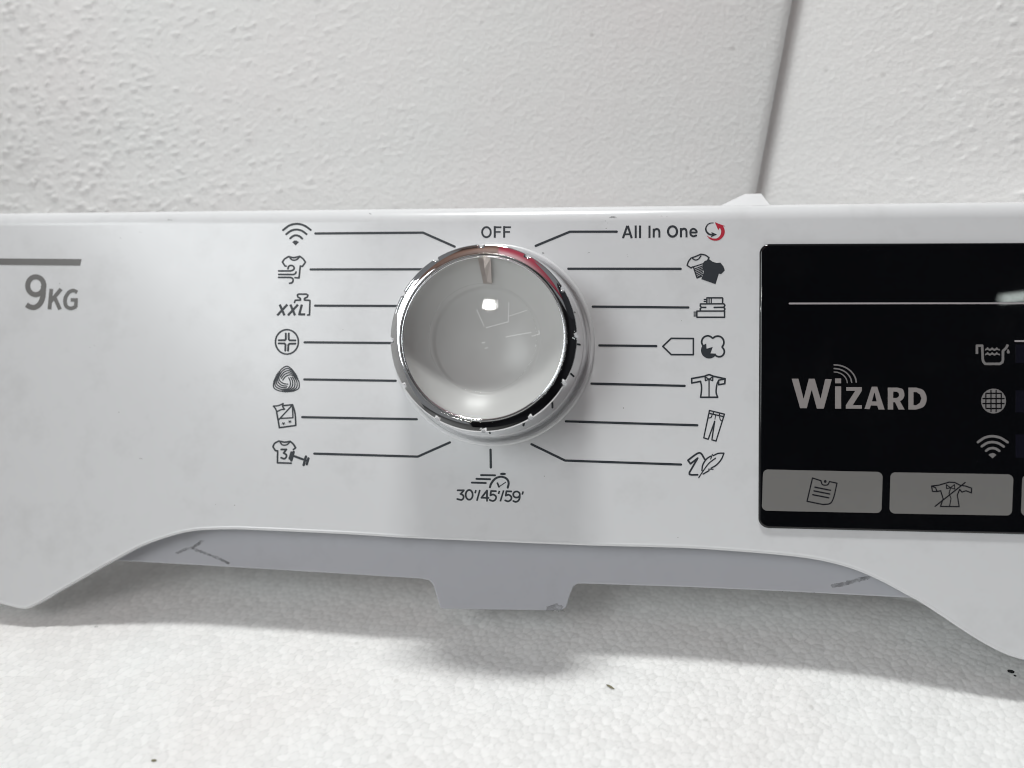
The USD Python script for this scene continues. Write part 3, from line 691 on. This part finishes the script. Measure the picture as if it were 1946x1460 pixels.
wz.g.append(Polygon(wz.t([(1390, 420), (1465, 420), *spline([(1465, 420), (1535, 447), (1564, 522), (1538, 598), (1465, 628)])[1:], (1390, 628)]), [wz.t([(1442, 466), (1468, 467), (1498, 488), (1510, 523), (1498, 560), (1468, 582), (1442, 582)])]))
part('lettering', sheet(wz.shape().buffer(-0.55), ND, ND + 0.04), M_DISPINK, disp, label='pale bold letters spelling WiZARD')
wv = Z(1440, 650, 4.865)
for r0, r1, w in ((205, 172, 13), (162, 138, 12), (122, 106, 10)):
    wv.curve(w, *[(706 + r0 * math.sin(t), 384 - r1 * math.cos(t)) for t in np.linspace(0.0, 1.5, 9)])
part('radio_waves', sheet(wv.shape(), ND, ND + 0.04), M_DISPINK2, disp)
po = Z(1746, 620, K).line(46, (1075, 513), (1075, 362), (1172, 362), (1182, 610), (1190, 650), (1228, 698), (1500, 698), (1545, 665), (1556, 620), (1556, 462), (1618, 400), (1648, 342), cap=2)
for y in (438, 526):
    po.fill(*spline([(1226, y - 12), (1250, y - 22), (1272, y - 48), (1294, y - 24), (1315, y - 18), (1335, y - 25), (1356, y - 46), (1378, y - 24), (1400, y - 18), (1420, y - 25), (1442, y - 48), (1465, y - 20), (1498, y - 14)], k=4), *spline([(1498, y + 16), (1440, y), (1398, y + 20), (1356, y), (1312, y + 20), (1270, y), (1226, y + 14)], k=4))
po.fill(*spline([(1650, 425), (1680, 470), (1678, 498), (1655, 508), (1632, 498), (1628, 470)], True))
part('wash_tub_icon', sheet(po.shape(), ND, ND + 0.04), M_DISPINK2, disp)
gr = Z(1746, 620, K).disc(1382, 1386, 229, 229)
lines = Z(1746, 620, K).lines(26, [(1335, 1190), (1335, 1578)], [(1430, 1190), (1430, 1578)], [(1240, 1245), (1240, 1525)], [(1525, 1245), (1525, 1525)], [(1240, 1243), (1525, 1243)], [(1185, 1340), (1578, 1340)], [(1185, 1432), (1578, 1432)], [(1240, 1524), (1525, 1524)])
part('grid_icon', sheet(gr.cut(lines).shape(), ND, ND + 0.04), M_DISPINK2, disp)
w2 = Z(1746, 760, K).curve(45, (1093, 783), (1220, 700), (1365, 674), (1510, 704), (1642, 785)).curve(45, (1166, 860), (1260, 800), (1365, 782), (1475, 805), (1570, 865)).curve(45, (1245, 943), (1300, 905), (1365, 893), (1430, 907), (1488, 945)).fill((1290, 1018), (1330, 992), (1365, 985), (1400, 992), (1434, 1020), (1362, 1082))
part('wifi_icon', sheet(w2.shape(), ND, ND + 0.04), M_DISPINK2, disp)
no_ = Z(1440, 860, 3.846).line(9, (460, 206), (400, 187), (360, 357), (478, 381)).curve(9, (478, 381), (530, 372), (556, 325), (579, 225)).line(9, (579, 225), (524, 213)).curve(9, (462, 206), (470, 232), (492, 240), (514, 234), (524, 213)).disc(493, 212, 10, 11).lines(10, [(418, 254), (532, 277)], [(411, 281), (526, 304)], [(402, 309), (519, 332)])
part('note_icon', sheet(no_.shape(), ND1, ND1 + 0.03), M_BTNINK, disp)
nw = Z(1440, 860, 3.846).line(9, (1270, 245), (1320, 240), (1400, 217), (1440, 220), (1480, 240), (1520, 246), (1562, 261), (1562, 296), (1522, 280), (1492, 290), (1476, 270), (1458, 312), (1472, 396), (1335, 395), (1355, 340), (1337, 280), (1310, 286), (1277, 285), (1270, 245), (1300, 258), (1310, 286)).line(9, (1296, 394), (1516, 220)).line(7, (1408, 262), (1398, 300), (1412, 335), (1402, 394)).line(7, (1378, 235), (1408, 258), (1380, 265), (1378, 235)).line(7, (1438, 235), (1408, 258), (1440, 268), (1438, 235))
part('no_crease_icon', sheet(nw.shape(), ND1, ND1 + 0.03), M_BTNINK, disp)

# ------------------------------------------------------------------ crumbs of dirt on the foam
def crumb(px, py, size, seed, m, label, flat=0.4, name='dirt_crumb', turn=0.0, asp=1.0):
    rng = np.random.default_rng(seed)
    q = on_plane(px, py, FO, FN)
    b = trimesh.creation.icosphere(2, size)
    v = np.array(b.vertices)
    v *= (0.65 + 0.7 * noise(v / size * 1.7 + seed, seed))[:, None]
    v[:, 0] *= asp; v[:, 2] *= flat
    c, s = math.cos(turn), math.sin(turn)
    v = v @ np.array([[c, s, 0], [-s, c, 0], [0, 0, 1]])
    pth = part(name, (v + q + np.array([0, 0, size * flat * 0.4 - 0.1]), b.faces), m)
    tag(stage.GetPrimAtPath(pth), label, 'dirt')
crumb(1160, 1305, 0.36, 3, M_DIRT, 'small olive bit of straw on bright foam below the dial', asp=4.0, turn=-0.6)
crumb(1921, 1276, 0.6, 4, M_DARK, 'larger black speck on shadowed foam under the panel at far right', asp=1.6)
crumb(1929, 1284, 0.35, 5, M_DARK, 'smaller black speck just below the larger one at far right')
crumb(292, 1445, 0.4, 6, M_DIRT, 'tiny brown crumb in the torn foam at bottom left', asp=1.8)
crumb(183, 1191, 0.34, 7, M_SCUFF, 'grey crumb on foam beside the left ear of the panel', asp=2.0)

# ------------------------------------------------------------------ what stands round the foam and shows in the chrome
def block(name, size, pos, m, label, cat):
    b = trimesh.creation.box(size)
    pth = part(name, (np.array(b.vertices) + np.array(pos, float), b.faces), m)
    tag(stage.GetPrimAtPath(pth), label, cat)
GZ = FLOOR_Z - 46.0

block('black_curtain', (40, 1500, 1500), (740, -450, GZ + 750), M_CLOTH, 'black hanging cloth mirrored along the right of the dial rim', 'cloth')
block('black_curtain', (1250, 30, 840), (460, -780, GZ + 420), M_CLOTH, 'low black cloth mirrored in the display', 'cloth')
block('brown_board', (300, 20, 1100), (-410, -450, 1120), M_BROWN, 'wide brown hanging board mirrored at the far upper left of the dial rim', 'board')
block('brown_board', (190, 20, 1300), (-152, -420, 1015), M_BROWN, 'brown hanging board mirrored in the upper left of the dial rim', 'board')
block('red_board', (330, 20, 1300), (111, -420, 1120), M_CARTON, 'red hanging board mirrored in the top of the dial rim', 'board')
block('white_board', (20, 520, 420), (-430, -330, GZ + 210), M_FOAMW, 'white board mirrored in the left of the dial rim', 'board')
